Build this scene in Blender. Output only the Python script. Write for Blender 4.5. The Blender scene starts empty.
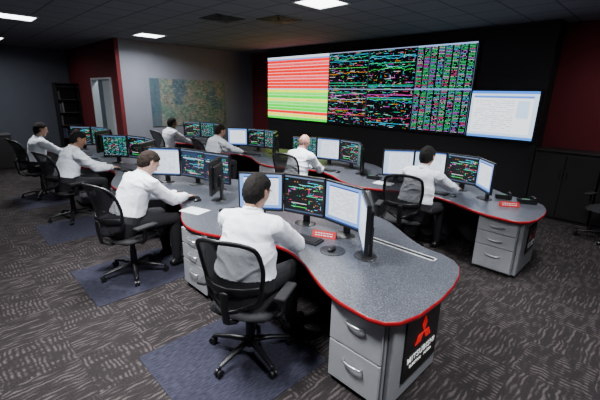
import bpy, bmesh, math, random
import numpy as np
from mathutils import Vector, Matrix, noise
random.seed(7); RS=np.random.RandomState(5)
SC=bpy.context.scene
COL=SC.collection
R2=math.sqrt(2)
DESK=0.75
DX2=2.83

# ------------------------------------------------------------------ materials
MATS={}
def mat(name,color,rough=0.5,metal=0.0,noise_amt=0.0,noise_scale=20,bump=0.0,bump_scale=60,emit=None,emit_s=0,sheen=0,spec=None,coat=0):
    if name in MATS: return MATS[name]
    m=bpy.data.materials.new(name); m.use_nodes=True
    nt=m.node_tree; b=nt.nodes['Principled BSDF']
    b.inputs['Base Color'].default_value=(*color,1)
    b.inputs['Roughness'].default_value=rough
    b.inputs['Metallic'].default_value=metal
    if spec is not None: b.inputs['Specular IOR Level'].default_value=spec
    if coat: b.inputs['Coat Weight'].default_value=coat
    if sheen: b.inputs['Sheen Weight'].default_value=sheen
    if emit:
        b.inputs['Emission Color'].default_value=(*emit,1); b.inputs['Emission Strength'].default_value=emit_s
    tc=nt.nodes.new('ShaderNodeTexCoord')
    if noise_amt>0:
        n=nt.nodes.new('ShaderNodeTexNoise'); n.inputs['Scale'].default_value=noise_scale; n.inputs['Detail'].default_value=4
        nt.links.new(tc.outputs['Object'],n.inputs['Vector'])
        r=nt.nodes.new('ShaderNodeValToRGB')
        r.color_ramp.elements[0].position=0.3; r.color_ramp.elements[1].position=0.7
        r.color_ramp.elements[0].color=(*[c*(1-noise_amt) for c in color],1)
        r.color_ramp.elements[1].color=(*[min(1,c*(1+noise_amt)) for c in color],1)
        nt.links.new(n.outputs['Fac'],r.inputs['Fac']); nt.links.new(r.outputs['Color'],b.inputs['Base Color'])
    if bump>0:
        n2=nt.nodes.new('ShaderNodeTexNoise'); n2.inputs['Scale'].default_value=bump_scale; n2.inputs['Detail'].default_value=3
        nt.links.new(tc.outputs['Object'],n2.inputs['Vector'])
        bp=nt.nodes.new('ShaderNodeBump'); bp.inputs['Strength'].default_value=bump; bp.inputs['Distance'].default_value=0.01
        nt.links.new(n2.outputs['Fac'],bp.inputs['Height']); nt.links.new(bp.outputs['Normal'],b.inputs['Normal'])
    MATS[name]=m
    return m

M_blackplastic=mat('black_plastic',(0.009,0.009,0.010),0.4)
M_chair=mat('chair_fabric_black',(0.012,0.012,0.014),0.85,noise_amt=.3,noise_scale=80,bump=.3,bump_scale=300)
M_mesh=mat('chair_mesh_back',(0.022,0.022,0.027),0.8,noise_amt=.5,noise_scale=220,bump=.4,bump_scale=400)
M_mesh.node_tree.nodes['Principled BSDF'].inputs['Alpha'].default_value=.86
M_chrome=mat('dark_metal',(0.04,0.04,0.045),0.35,0.8)
M_grey=mat('pedestal_grey',(0.34,0.35,0.37),0.5,noise_amt=.05)
M_greyd=mat('pedestal_front_grey',(0.42,0.43,0.45),0.45,noise_amt=.04)
M_handle=mat('handle_steel',(0.7,0.7,0.72),0.3,0.9)
M_trim=mat('red_edge_trim',(0.36,0.008,0.014),0.3)
M_panel=mat('dark_panel',(0.035,0.035,0.04),0.6)
M_bezel=mat('monitor_bezel',(0.010,0.010,0.012),0.35)
M_silver=mat('monitor_silver',(0.06,0.06,0.065),0.4,0.3)
M_shirt=mat('white_shirt_cotton',(0.88,0.92,0.99),0.85,bump=.1,bump_scale=14,sheen=.2)
M_trouser=mat('black_trousers',(0.010,0.010,0.013),0.85,bump=.2,bump_scale=40)
M_shoe=mat('black_leather_shoe',(0.01,0.01,0.01),0.3)
M_paper=mat('paper_white',(0.75,0.76,0.78),0.8)
M_redplate=mat('red_name_plate',(0.5,0.02,0.02),0.4)
M_white=mat('white_paint',(0.7,0.72,0.75),0.5)
M_videoblack=mat('video_wall_black',(0.007,0.006,0.008),0.6,noise_amt=.1)
M_cabblack=mat('black_cabinet_laminate',(0.012,0.010,0.011),0.5,noise_amt=.1)
M_eyewhite=mat('eye_white',(0.7,0.68,0.65),0.2)
M_eyedark=mat('eye_iris',(0.02,0.012,0.008),0.2)

def worktop_mat():
    m=bpy.data.materials.new('speckled_grey_laminate'); m.use_nodes=True; nt=m.node_tree; b=nt.nodes['Principled BSDF']; L=nt.links
    tc=nt.nodes.new('ShaderNodeTexCoord'); n=nt.nodes.new('ShaderNodeTexVoronoi'); n.inputs['Scale'].default_value=210
    L.new(tc.outputs['Object'],n.inputs['Vector'])
    sp=nt.nodes.new('ShaderNodeSeparateColor'); L.new(n.outputs['Color'],sp.inputs[0])
    r=nt.nodes.new('ShaderNodeValToRGB'); e=r.color_ramp.elements; r.color_ramp.interpolation='CONSTANT'
    e[0].position=0; e[0].color=(0.030,0.033,0.042,1); e[1].position=.86; e[1].color=(0.18,0.192,0.225,1)
    for p,c in ((.25,(0.058,0.062,0.076,1)),(.6,(0.082,0.087,0.104,1))):
        x=e.new(p); x.color=c
    L.new(sp.outputs[0],r.inputs['Fac']); L.new(r.outputs['Color'],b.inputs['Base Color'])
    b.inputs['Roughness'].default_value=.32
    return m
M_top=worktop_mat()

def carpet_mat():
    m=bpy.data.materials.new('patterned_carpet'); m.use_nodes=True; nt=m.node_tree; b=nt.nodes['Principled BSDF']; L=nt.links
    tc=nt.nodes.new('ShaderNodeTexCoord')
    def streak(rot):
        mp=nt.nodes.new('ShaderNodeMapping'); mp.inputs['Rotation'].default_value=(0,0,rot)
        L.new(tc.outputs['Object'],mp.inputs['Vector'])
        wv=nt.nodes.new('ShaderNodeTexWave'); wv.wave_type='BANDS'; wv.bands_direction='Y'; wv.inputs['Scale'].default_value=8.5; wv.inputs['Distortion'].default_value=5.5; wv.inputs['Detail'].default_value=1.0; wv.inputs['Detail Scale'].default_value=1.0
        L.new(mp.outputs['Vector'],wv.inputs['Vector'])
        m2=nt.nodes.new('ShaderNodeMapping'); m2.inputs['Rotation'].default_value=(0,0,rot); m2.inputs['Scale'].default_value=(3.0,9,1)
        L.new(tc.outputs['Object'],m2.inputs['Vector'])
        n=nt.nodes.new('ShaderNodeTexNoise'); n.inputs['Scale'].default_value=2.2; n.inputs['Detail'].default_value=1
        L.new(m2.outputs['Vector'],n.inputs['Vector'])
        r=nt.nodes.new('ShaderNodeMapRange'); r.inputs[1].default_value=.38; r.inputs[2].default_value=.60
        L.new(n.outputs['Fac'],r.inputs[0])
        mu=nt.nodes.new('ShaderNodeMath'); mu.operation='MULTIPLY'; L.new(wv.outputs['Fac'],mu.inputs[0]); L.new(r.outputs[0],mu.inputs[1])
        return mu.outputs[0]
    a=streak(0.0); c=streak(math.pi/2)
    ch=nt.nodes.new('ShaderNodeTexChecker'); ch.inputs['Scale'].default_value=1/0.5
    L.new(tc.outputs['Object'],ch.inputs['Vector'])
    mx=nt.nodes.new('ShaderNodeMix'); mx.data_type='FLOAT'
    L.new(ch.outputs['Fac'],mx.inputs[0]); L.new(a,mx.inputs[2]); L.new(c,mx.inputs[3])
    r=nt.nodes.new('ShaderNodeValToRGB'); e=r.color_ramp.elements
    e[0].position=.0; e[0].color=(0.020,0.0165,0.017,1); e[1].position=.95; e[1].color=(0.078,0.064,0.062,1)
    for p,cc in ((.3,(0.026,0.0215,0.022,1)),(.6,(0.046,0.038,0.037,1))):
        x=e.new(p); x.color=cc
    L.new(mx.outputs[0],r.inputs['Fac'])
    n3=nt.nodes.new('ShaderNodeTexNoise'); n3.inputs['Scale'].default_value=80; n3.inputs['Detail'].default_value=4
    L.new(tc.outputs['Object'],n3.inputs['Vector'])
    mm=nt.nodes.new('ShaderNodeMix'); mm.data_type='RGBA'; mm.blend_type='OVERLAY'; mm.inputs[0].default_value=.7
    L.new(r.outputs['Color'],mm.inputs[6]); L.new(n3.outputs['Fac'],mm.inputs[7]); L.new(mm.outputs[2],b.inputs['Base Color'])
    b.inputs['Roughness'].default_value=.95
    b.inputs['Specular IOR Level'].default_value=.2
    bp=nt.nodes.new('ShaderNodeBump'); bp.inputs['Strength'].default_value=.4; bp.inputs['Distance'].default_value=.01
    L.new(n3.outputs['Fac'],bp.inputs['Height']); L.new(bp.outputs['Normal'],b.inputs['Normal'])
    return m
def bluecarpet_mat():
    m=bpy.data.materials.new('blue_grey_carpet'); m.use_nodes=True; nt=m.node_tree; b=nt.nodes['Principled BSDF']; L=nt.links
    tc=nt.nodes.new('ShaderNodeTexCoord'); mp=nt.nodes.new('ShaderNodeMapping'); mp.inputs['Scale'].default_value=(12,60,1)
    L.new(tc.outputs['Object'],mp.inputs['Vector']); n=nt.nodes.new('ShaderNodeTexNoise'); n.inputs['Scale'].default_value=1.5
    L.new(mp.outputs['Vector'],n.inputs['Vector']); r=nt.nodes.new('ShaderNodeValToRGB'); e=r.color_ramp.elements
    e[0].position=.35; e[0].color=(0.017,0.017,0.028,1); e[1].position=.65; e[1].color=(0.037,0.037,0.058,1)
    L.new(n.outputs['Fac'],r.inputs['Fac']); L.new(r.outputs['Color'],b.inputs['Base Color']); b.inputs['Roughness'].default_value=.95
    b.inputs['Specular IOR Level'].default_value=.2
    return m
def ceiling_mat():
    m=bpy.data.materials.new('ceiling_tiles'); m.use_nodes=True; nt=m.node_tree; b=nt.nodes['Principled BSDF']; L=nt.links
    tc=nt.nodes.new('ShaderNodeTexCoord'); br=nt.nodes.new('ShaderNodeTexBrick'); br.offset=0; br.inputs['Scale'].default_value=1
    br.inputs['Brick Width'].default_value=.61; br.inputs['Row Height'].default_value=.61; br.inputs['Mortar Size'].default_value=.014
    br.inputs['Color1'].default_value=(0.18,0.19,0.225,1); br.inputs['Color2'].default_value=(0.165,0.175,0.21,1); br.inputs['Mortar'].default_value=(0.06,0.065,0.08,1)
    L.new(tc.outputs['Object'],br.inputs['Vector']); L.new(br.outputs['Color'],b.inputs['Base Color']); b.inputs['Roughness'].default_value=.9
    return m
M_wallgrey=mat('wall_paint_grey',(0.22,0.23,0.275),0.8,noise_amt=.04,noise_scale=3,bump=.1,bump_scale=200)
M_wallgrey2=mat('wall_paint_dark_grey',(0.11,0.12,0.15),0.8,noise_amt=.04,noise_scale=3)
M_wallred=mat('wall_paint_deep_red',(0.12,0.006,0.011),0.8,noise_amt=.05,noise_scale=3)
M_base=mat('baseboard_black',(0.01,0.01,0.01),0.5)

# ------------------------------------------------------------------ mesh helpers
def finish(name,bm,m,loc=(0,0,0),parent=None,smooth=False,rot=None,mats=None):
    me=bpy.data.meshes.new(name); bm.normal_update(); bm.to_mesh(me); bm.free()
    for x in (mats or [m]): me.materials.append(x)
    if smooth:
        for p in me.polygons: p.use_smooth=True
    o=bpy.data.objects.new(name,me); COL.objects.link(o); o.location=loc
    if rot: o.rotation_euler=rot
    if parent: o.parent=parent
    return o
def bm_box(bm,size,c=(0,0,0),bevel=0,M=None,seg=2):
    mt=Matrix.Translation(c)@Matrix.Diagonal((*size,1))
    if M is not None: mt=M@mt
    r=bmesh.ops.create_cube(bm,size=1,matrix=mt)
    if bevel>0:
        es=set()
        for v in r['verts']:
            for e in v.link_edges: es.add(e)
        bmesh.ops.bevel(bm,geom=list(es),offset=bevel,segments=seg,affect='EDGES',profile=.5)
def box(name,size,loc,m,parent=None,bevel=0.0,rot=None):
    bm=bmesh.new(); bm_box(bm,size,bevel=bevel); return finish(name,bm,m,loc,parent,rot=rot)
def empty(name,loc,yaw=0,label=None,category=None,group=None):
    o=bpy.data.objects.new(name,None); COL.objects.link(o); o.location=loc; o.rotation_euler=(0,0,yaw); o.empty_display_size=.1
    if label: tag(o,label,category,group)
    return o
def tag(o,label,category,group=None):
    o['label']=label; o['category']=category
    if group: o['group']=group
def tube(bm,pts,rads,side,n=14,cap=True):
    pts=[Vector(p) for p in pts]; side=Vector(side)
    rads=[(r,r) if not isinstance(r,tuple) else r for r in rads]
    N=len(pts); T=[]
    for i in range(N):
        a=pts[max(0,i-1)]; b=pts[min(N-1,i+1)]
        d=(b-a)
        T.append(d.normalized() if d.length>1e-6 else (pts[1]-pts[0]).normalized())
    if (pts[0]-pts[-1]).length<1e-5:
        T[0]=T[-1]=(pts[1]-pts[-2]).normalized()
    def ring(p,t,ra,rb):
        a=side-t*side.dot(t)
        if a.length<1e-4: a=Vector((0.3,0.9,0.1)); a=a-t*a.dot(t)
        a.normalize(); b=t.cross(a)
        return [p+a*ra*math.cos(2*math.pi*k/n)+b*rb*math.sin(2*math.pi*k/n) for k in range(n)]
    rings=[]
    r0=min(rads[0]); r1=min(rads[-1])
    if cap:
        for off,sc in ((1.0,.3),(.82,.62),(.45,.9)): rings.append(ring(pts[0]-T[0]*r0*off,T[0],rads[0][0]*sc,rads[0][1]*sc))
    for p,t,r in zip(pts,T,rads): rings.append(ring(p,t,*r))
    if cap:
        for off,sc in ((.45,.9),(.82,.62),(1.0,.3)): rings.append(ring(pts[-1]+T[-1]*r1*off,T[-1],rads[-1][0]*sc,rads[-1][1]*sc))
    vs=[[bm.verts.new(p) for p in r] for r in rings]
    for i in range(len(vs)-1):
        for j in range(n):
            bm.faces.new((vs[i][j],vs[i][(j+1)%n],vs[i+1][(j+1)%n],vs[i+1][j]))
    bm.faces.new(vs[0][::-1]); bm.faces.new(vs[-1])
def ellip(bm,c,r,M=None,u=20,v=14):
    mt=Matrix.Translation(c)@Matrix.Diagonal((*r,1))
    if M is not None: mt=M@mt
    return bmesh.ops.create_uvsphere(bm,u_segments=u,v_segments=v,radius=1,matrix=mt)['verts']
def cyl(bm,c,r1,r2,h,n=20,M=None):
    mt=Matrix.Translation(c)
    if M is not None: mt=M@mt
    bmesh.ops.create_cone(bm,cap_ends=True,segments=n,radius1=r1,radius2=r2,depth=h,matrix=mt)
def copy_tree(root,loc,yaw,parent=None):
    n=root.copy(); COL.objects.link(n)
    if parent is None:
        n.location=loc; n.rotation_euler=(0,0,yaw)
    else: n.parent=parent
    for c in root.children:
        cc=copy_tree(c,None,None,parent=n)
    return n

# ------------------------------------------------------------------ screens as coloured grids
def screen_material(name,strength):
    m=bpy.data.materials.new(name); m.use_nodes=True; nt=m.node_tree; b=nt.nodes['Principled BSDF']
    a=nt.nodes.new('ShaderNodeAttribute'); a.attribute_name='Col'
    b.inputs['Base Color'].default_value=(0.01,0.01,0.01,1); b.inputs['Roughness'].default_value=.35
    nt.links.new(a.outputs['Color'],b.inputs['Emission Color']); b.inputs['Emission Strength'].default_value=strength
    return m
M_scr=screen_material('lit_screen',1.8)
M_vid=screen_material('lit_video_screen',1.9)
M_map=bpy.data.materials.new('printed_map'); M_map.use_nodes=True
_a=M_map.node_tree.nodes.new('ShaderNodeAttribute'); _a.attribute_name='Col'
M_map.node_tree.links.new(_a.outputs['Color'],M_map.node_tree.nodes['Principled BSDF'].inputs['Base Color'])
def grid_mesh(name,w,h,canvas,m):
    H,W,_=canvas.shape
    canvas=np.clip(canvas,0,1)
    lin=np.where(canvas<=0.04045,canvas/12.92,((canvas+0.055)/1.055)**2.4)
    ys=np.linspace(-w/2,w/2,W+1); zs=np.linspace(h/2,-h/2,H+1)
    yy,zz=np.meshgrid(ys,zs); co=np.zeros(((W+1)*(H+1),3)); co[:,1]=yy.ravel(); co[:,2]=zz.ravel()
    i,j=np.meshgrid(np.arange(H),np.arange(W),indexing='ij'); i=i.ravel(); j=j.ravel(); S=W+1
    f=np.stack([i*S+j,(i+1)*S+j,(i+1)*S+j+1,i*S+j+1],1)
    me=bpy.data.meshes.new(name); me.vertices.add(len(co)); me.vertices.foreach_set('co',co.ravel())
    me.loops.add(f.size); me.loops.foreach_set('vertex_index',f.ravel().astype(np.int32))
    me.polygons.add(len(f)); me.polygons.foreach_set('loop_start',np.arange(0,f.size,4,dtype=np.int32))
    try: me.polygons.foreach_set('loop_total',np.full(len(f),4,dtype=np.int32))
    except Exception: pass
    me.update(calc_edges=True)
    at=me.color_attributes.new('Col','FLOAT_COLOR','CORNER')
    c=np.ones((len(f),4,4)); c[:,:,:3]=lin.reshape(-1,3)[:,None,:]
    at.data.foreach_set('color',c.ravel().astype(np.float32))
    me.materials.append(m); me.update()
    return me
def cv(H,W,c): 
    a=np.zeros((H,W,3)); a[:]=c; return a
def dashes(a,x0,x1,y,c,den=.6,lo=1,hi=6):
    x=x0
    while x<x1:
        L=RS.randint(lo,hi)
        if RS.rand()<den: a[y,x:min(x+L,x1)]=c
        x+=L+1
DC=[(.1,.85,.6),(.1,.85,.6),(.9,.2,.45),(.2,.8,.95),(.2,.8,.95),(.9,.9,.9),(.95,.6,.15),(.85,.3,.85),(.2,.9,.3)]
def diag(a,x0,y0,x1,y1,nl,big=.5,trend=0):
    for _ in range(nl):
        c=DC[RS.randint(len(DC))]; x=RS.randint(x0+1,x1-2); y=RS.randint(y0+1,y1-1); L=RS.randint(4,max(5,int((x1-x0)*big)))
        if RS.rand()<.6: a[y,x:min(x+L,x1-1)]=c
        else: a[y:min(y+L//3+1,y1-1),x]=c
    for _ in range(nl*2):
        y=RS.randint(y0+1,y1-1); x=RS.randint(x0+1,x1-5); dashes(a,x,min(x+8,x1-1),y,DC[RS.randint(len(DC))],.6,1,3)
    for _ in range(trend):
        c=DC[RS.randint(len(DC))]; y=RS.randint(y0+4,y1-4)
        for x in range(x0+3,x1-3):
            y=int(min(y1-3,max(y0+3,y+RS.choice([-1,0,0,0,0,1])+ (RS.randint(-4,5) if RS.rand()<.05 else 0)))); a[y,x]=c
MW,MH=84,70
def canvas_dark(W=MW,H=MH,bg=(.01,.02,.035)):
    a=cv(H,W,bg); a[0:3]=(.35,.42,.52); a[-3:]=(.22,.28,.38); diag(a,0,4,W,H-4,26); return a
def canvas_table(W=MW,H=MH):
    a=cv(H,W,(.01,.045,.055)); a[0:3]=(.3,.4,.55)
    for y in range(5,H-3,2):
        for x0 in range(2,W-4,14): dashes(a,x0,min(x0+11,W-1),y,[(.1,.75,.5),(.2,.7,.8),(.75,.8,.8),(.9,.25,.3)][RS.choice(4,p=[.35,.32,.25,.08])],.5,2,5)
    return a
def canvas_white(W=MW,H=MH):
    a=cv(H,W,(.90,.94,1.0)); a[0:3]=(.2,.4,.75); a[3:7]=(.76,.82,.9); a[-3:]=(.25,.42,.7); a[7:-3,0:14]=(.70,.8,.94)
    for y in range(11,H-6,3): dashes(a,18,W-9,y,(.55,.6,.7),.6,3,9)
    return a
def canvas_split(W=MW,H=MH):
    a=canvas_white(W,H); a[H//2:,:]=(.01,.02,.035); diag(a,0,H//2,W,H-2,30); return a
def canvas_blue(W=MW,H=MH):
    a=cv(H,W,(.45,.62,.9)); a[4:H-9,8:W-6]=(.92,.95,1); a[4:7,8:W-6]=(.15,.3,.65)
    for y in range(11,H-13,3): dashes(a,14,W-12,y,(.6,.63,.7),.6,3,8)
    a[-3:]=(.12,.25,.5); return a
def canvas_navy(W=MW,H=MH): 
    a=canvas_dark(W,H,(.05,.10,.18)); a[6:16,6:60]=(.12,.2,.32); a[20:23,6:70]=(.6,.68,.78); return a
SW,SH=.455,.385
SCRM=[grid_mesh('monitor_screen',SW,SH,f(),M_scr) for f in (canvas_dark,canvas_table,canvas_white,canvas_split,canvas_blue,canvas_navy)]

# ------------------------------------------------------------------ room
CEIL=3.42; XW=8.3; YB=15.6; XR=3.76
def struct(o): o['kind']='structure'; return o
def wallbox(name,x0,x1,y0,y1,z0,z1,m):
    return struct(box(name,(x1-x0,y1-y0,z1-z0),((x0+x1)/2,(y0+y1)/2,(z0+z1)/2),m))
wallbox('floor',-2,9,-2,16,-.1,0,carpet_mat())
wallbox('ceiling',-2,9,-2,16,CEIL,CEIL+.1,ceiling_mat())
wallbox('wall_display',XW,XW+.1,-2,10.8,0,CEIL,M_wallred)
wallbox('wall_map',XR+.1,XW,10.8,10.9,0,CEIL,M_wallgrey)
wallbox('wall_back',-2,XR,YB,YB+.1,0,CEIL,M_wallgrey2)
wallbox('wall_left',-2.1,-2,-2,16,0,CEIL,M_wallgrey2)
wallbox('wall_near',-2,9,-2.1,-2,0,CEIL,M_wallgrey2)
wallbox('wall_return_a',XR,XR+.1,10.8,11.35,0,CEIL,M_wallred)
wallbox('wall_return_b',XR,XR+.1,13.0,YB,0,CEIL,M_wallred)
wallbox('wall_return_c',XR,XR+.1,11.35,13.0,2.4,CEIL,M_wallred)
wallbox('wall_corridor',5.4,5.5,10.9,YB+.2,0,CEIL,M_wallgrey)
wallbox('wall_corridor_end',XR+.1,5.4,YB,YB+.1,0,CEIL,M_wallgrey)
wallbox('trim_1',XR-.04,XR+.14,11.31,11.38,0,2.4,M_white)
wallbox('trim_2',XR-.04,XR+.14,12.97,13.04,0,2.4,M_white)
wallbox('trim_3',XR-.04,XR+.14,11.31,13.04,2.4,2.45,M_white)
wallbox('door_1',XR+.03,XR+.07,11.38,12.2,0.01,2.39,mat('door_light_grey',(0.5,0.55,0.57),0.4))
wallbox('baseboard_map',XR+.1,XW,10.78,10.8,0,.1,M_base)
wallbox('baseboard_back',-2,XR,YB-.02,YB,0,.1,M_base)
wallbox('baseboard_display',XW-.02,XW,-2,10.8,0,.1,M_base)
wallbox('wall_video_enclosure',7.86,XW,1.72,9.42,0,CEIL,M_videoblack)

M_bc=bluecarpet_mat()
for (x0,x1,y0,y1) in ((.85,1.95,1.6,2.68),(.85,1.95,3.68,4.70),(.85,1.95,5.78,6.80),(.85,1.73,7.85,8.95),(3.9,4.55,1.8,2.9),(3.9,4.55,3.9,5.0)):
    o=wallbox('carpet_mat',x0,x1,y0,y1,0.0,.004,M_bc); del o['kind']; tag(o,'blue-grey square carpet mat under an office chair','mat','chair mats')

M_lightp=mat('light_diffuser',(0.9,0.9,0.9),0.5,emit=(0.93,0.97,1.0),emit_s=9)
def panel(x,y,watt,spread=150):
    r=empty('ceiling_light',(x,y,CEIL),0,'square recessed fluorescent ceiling light panel, switched on','ceiling light','ceiling lights')
    bm=bmesh.new(); bm_box(bm,(.62,.03,.02),(0,.295,-.01)); bm_box(bm,(.62,.03,.02),(0,-.295,-.01)); bm_box(bm,(.03,.56,.02),(.295,0,-.01)); bm_box(bm,(.03,.56,.02),(-.295,0,-.01))
    finish('frame',bm,M_white,parent=r)
    box('diffuser',(.56,.56,.01),(0,0,-.007),M_lightp,r)
    ld=bpy.data.lights.new('panel_lamp','AREA'); ld.shape='SQUARE'; ld.size=.56; ld.energy=watt; ld.color=(.95,.97,1.0); ld.spread=math.radians(spread)
    lo=bpy.data.objects.new('panel_lamp',ld); COL.objects.link(lo); lo.location=(0,0,-.03); lo.parent=r
for x,y,w,s in ((4.4,4.05,125,125),(4.15,9.5,85,160),(1.5,9.3,80,160),(1.5,4.3,110,125),(.7,2.3,115,115),(4.3,.9,62,125),(1.6,-.1,58,115)):  # the two panels nearest the camera are unseen, added to light the shirts
    panel(x,y,w,s)
M_vent=mat('vent_grey',(0.04,0.045,0.055),0.6)
for x,y in ((4.15,6.3),(4.9,5.55)):
    r=empty('ceiling_vent',(x,y,CEIL),0,'square dark grey louvred ceiling air vent','air vent','ceiling vents')
    bm=bmesh.new()
    for k in range(3):
        s=.60-.17*k; z=-.006-.008*k
        for q in range(4):
            Mq=Matrix.Rotation(q*math.pi/2,4,'Z'); bm_box(bm,(s,.05,.01),(0,s/2-.025,z),M=Mq)
    bm_box(bm,(.1,.1,.01),(0,0,-.03)); finish('louvres',bm,M_vent,parent=r)

# map
Hm,Wm=76,140; mp=np.zeros((Hm,Wm,3))
for i in range(Hm):
    for j in range(Wm):
        n=noise.fractal(Vector((j*.05,i*.05,3)),1,2,6); n2=noise.noise(Vector((j*.03,i*.03,9))); n3=noise.fractal(Vector((j*.2,i*.2,5)),1,2,4)
        if n2+n*.4>.30: c=(.34,.42,.47)
        else:
            t=min(1,max(0,(n+.3)/.6)); c=tuple(a*(1-t)+b*t for a,b in zip((.50,.50,.47),(.40,.49,.45)))
        mp[i,j]=np.clip(np.array(c)+RS.uniform(-.04,.04)+n3*.12,0,1)
mp[:,0:16]=mp[:,0:16]*.3+np.array((.28,.38,.47))*.6
for _ in range(70):
    y=RS.randint(4,Hm-4); x=RS.randint(20,Wm-12); mp[y,x:x+RS.randint(3,9)]=(.22,.27,.3) if RS.rand()<.6 else (.72,.62,.52)
mroot=empty('map_picture',(5.85,10.8,1.1),math.radians(-90),'large grey-green terrain map print mounted on a grey wall','map')
mf=bpy.data.objects.new('map_print',grid_mesh('map_print',2.5,1.36,mp,M_map)); COL.objects.link(mf); mf.parent=mroot; mf.location=(.017,0,.68)
box('backing_board',(.014,2.5,1.36),(.008,0,.68),M_wallgrey,mroot)

# ------------------------------------------------------------------ video wall
vr=empty('video_wall',(7.86,5.55,1.36),math.pi,'large tiled video wall showing alarm lists and diagrams on black enclosure','video wall')
W1,H1=256,180
p1=cv(H1,W1,(.95,.95,.95))
red=(1,.04,.06); pink=(1,.28,.32); gr=(.05,.95,.12); ye=(1,1,.10); wh=(.97,.9,.9); lg=(.35,1,.32)
rows=[(6,(.85,.9,.97)),(4,(.4,.6,.9))]
for k in range(9): rows+=[(8,red if k%4!=1 else pink),(1,wh)]
rows+=[(2,(.3,.5,.9)),(8,ye)]
for k in range(11): rows+=[(8,(lg,gr,ye,lg,gr,gr,red,ye,gr,lg,gr)[k]),(1,(.85,1,.8))]
rows.append((30,gr))
y=0
for k,(hh,c) in enumerate(rows):
    p1[y:y+hh]=c
    if k>1 and hh>4 and y+4<H1:
        dk=tuple(np.array(c)*.4)
        for x0,x1,dn in ((4,40,.8),(46,110,.6),(120,150,.8),(158,225,.55)): dashes(p1,x0,x1,y+4,dk,dn,2,6)
    y+=hh
    if y>=H1: break
W2,H2=380,270
p2=cv(H2,W2,(.008,.008,.02))
for (a0,b0,a1,b1) in ((0,0,190,135),(190,0,380,135),(0,135,190,270),(190,135,380,270)):
    diag(p2,a0,b0+4,a1,b1,70,.16,3); p2[b0:b0+3,a0:a1]=(.5,.56,.68); p2[b0:b1,a0]=(.3,.3,.35)
    for _ in range(4):
        yy=RS.randint(b0+8,b1-4); c=DC[RS.randint(len(DC))]; p2[yy,a0+4:a1-4]=c
W3=170
p3=cv(250,W3,(.012,.02,.04))
for y in range(5,247,4):
    for x0 in range(3,W3-4,21): dashes(p3,x0,x0+16,y,[(.25,.95,.55),(.35,.85,.95),(.9,.9,.9),(.95,.35,.6),(.8,.45,.95)][RS.choice(5,p=[.38,.22,.16,.12,.12])],.85,2,5)
for x0 in range(1,W3,42): p3[:,x0]=(.3,.4,.5)
p3[0:4]=(.55,.65,.85); p3[123:127]=(.45,.55,.8)
p4=cv(90,128,(.78,.87,.97)); p4[0:5]=(.25,.5,.9); p4[9:80,5:120]=(.96,.97,1); p4[9:13,5:120]=(.3,.5,.9)
for y in range(18,78,4): dashes(p4,10,86,y,(.6,.66,.76),.65,3,10)
p4[18:50,92:114]=(.75,.86,.98); p4[-5:]=(.3,.55,.9)
def vscreen(y0,y1,z0,z1,c):
    w=y1-y0-.012; h=z1-z0-.012
    s=bpy.data.objects.new('screen',grid_mesh('video_screen',w,h,c,M_vid)); COL.objects.link(s); s.parent=vr
    s.location=(.07,-((y0+y1)/2-5.55),(z0+z1)/2-1.36)
vscreen(6.81,9.35,1.37,3.17,p1); vscreen(4.27,6.81,1.37,3.17,p2); vscreen(3.0,4.27,1.37,3.17,p3); vscreen(1.79,2.98,1.36,2.25,p4)
box('housing',(.06,6.35+.06,1.86),(.032,-(6.175-5.55),.91),M_bezel,vr)
box('side_housing',(.06,1.23,.95),(.032,-(2.375-5.55),.445),M_bezel,vr)

def storage(x0,x1,y0,y1,h,label):
    r=empty('storage_cabinet',((x0+x1)/2,(y0+y1)/2,0),0,label,'cabinet','storage cabinets')
    dx=x1-x0; dy=y1-y0
    box('body',(dx-.02,dy,h-.03),(.01,0,(h-.03)/2),M_cabblack,r,.004)
    box('top',(dx+.02,dy,.03),(0,0,h-.015),M_cabblack,r,.006)
    for s in (-1,1):
        d=box('door',(.018,dy/2-.01,h-.12),(-dx/2+.002,s*dy/4,(h-.03)/2+.01),M_cabblack,r,.004)
        hd=box('handle',(.02,.012,.14),(-.018,-s*(dy/4-.05),.2),M_chrome,d,.004)
for y0 in (-1.3,-.3,.70):
    storage(7.72,8.26,y0,y0+.98,1.25,'black two-door storage cabinet standing against a deep red wall')

def bookshelf():
    x0,x1,y0,y1,h=3.05,3.74,14.5,14.9,2.3
    r=empty('bookshelf',((x0+x1)/2,(y0+y1)/2,0),0,'tall black open bookshelf with a few binders beside a red wall','bookshelf')
    w=x1-x0; d=y1-y0
    bm=bmesh.new(); bm_box(bm,(.03,d,h),(-w/2+.015,0,h/2)); bm_box(bm,(.03,d,h),(w/2-.015,0,h/2)); bm_box(bm,(w,.02,h),(0,d/2-.01,h/2)); bm_box(bm,(w,d,.03),(0,0,h-.015))
    finish('body',bm,M_cabblack,parent=r)
    for k in range(6):
        box('shelf',(w-.06,d-.03,.025),(0,-.005,.08+k*.42),M_panel,r)
    bc=[(.25,.25,.27),(.1,.12,.2),(.2,.04,.04)]
    for k in range(1,5):
        for q in range(2 if k%2 else 1):
            c=random.choice(bc); x=-w/2+.06+q*.07; hh=random.uniform(.26,.32)
            b=box('binder',(.05,.22,hh),((x0+x1)/2+x+.03,(y0+y1)/2-.03,.08+k*.42+.0135+hh/2),mat('binder_%d'%bc.index(c),c,.6)); tag(b,'upright binder on a black bookshelf','binder','binders on the bookshelf')
bookshelf()
cr=empty('credenza',(.85,12.5,0),0,'dark low credenza with doors standing on patterned carpet','cabinet')
box('body',(1.1,.55,.9),(0,0,.45),M_cabblack,cr,.005); box('top',(1.14,.59,.03),(0,0,.915),M_panel,cr,.005)
for s in (-1,1): 
    d=box('door',(.5,.018,.78),(s*.26,-.28,.45),M_cabblack,cr,.004); box('handle',(.012,.02,.12),(-s*.2,-.016,.2),M_handle,d)

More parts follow.
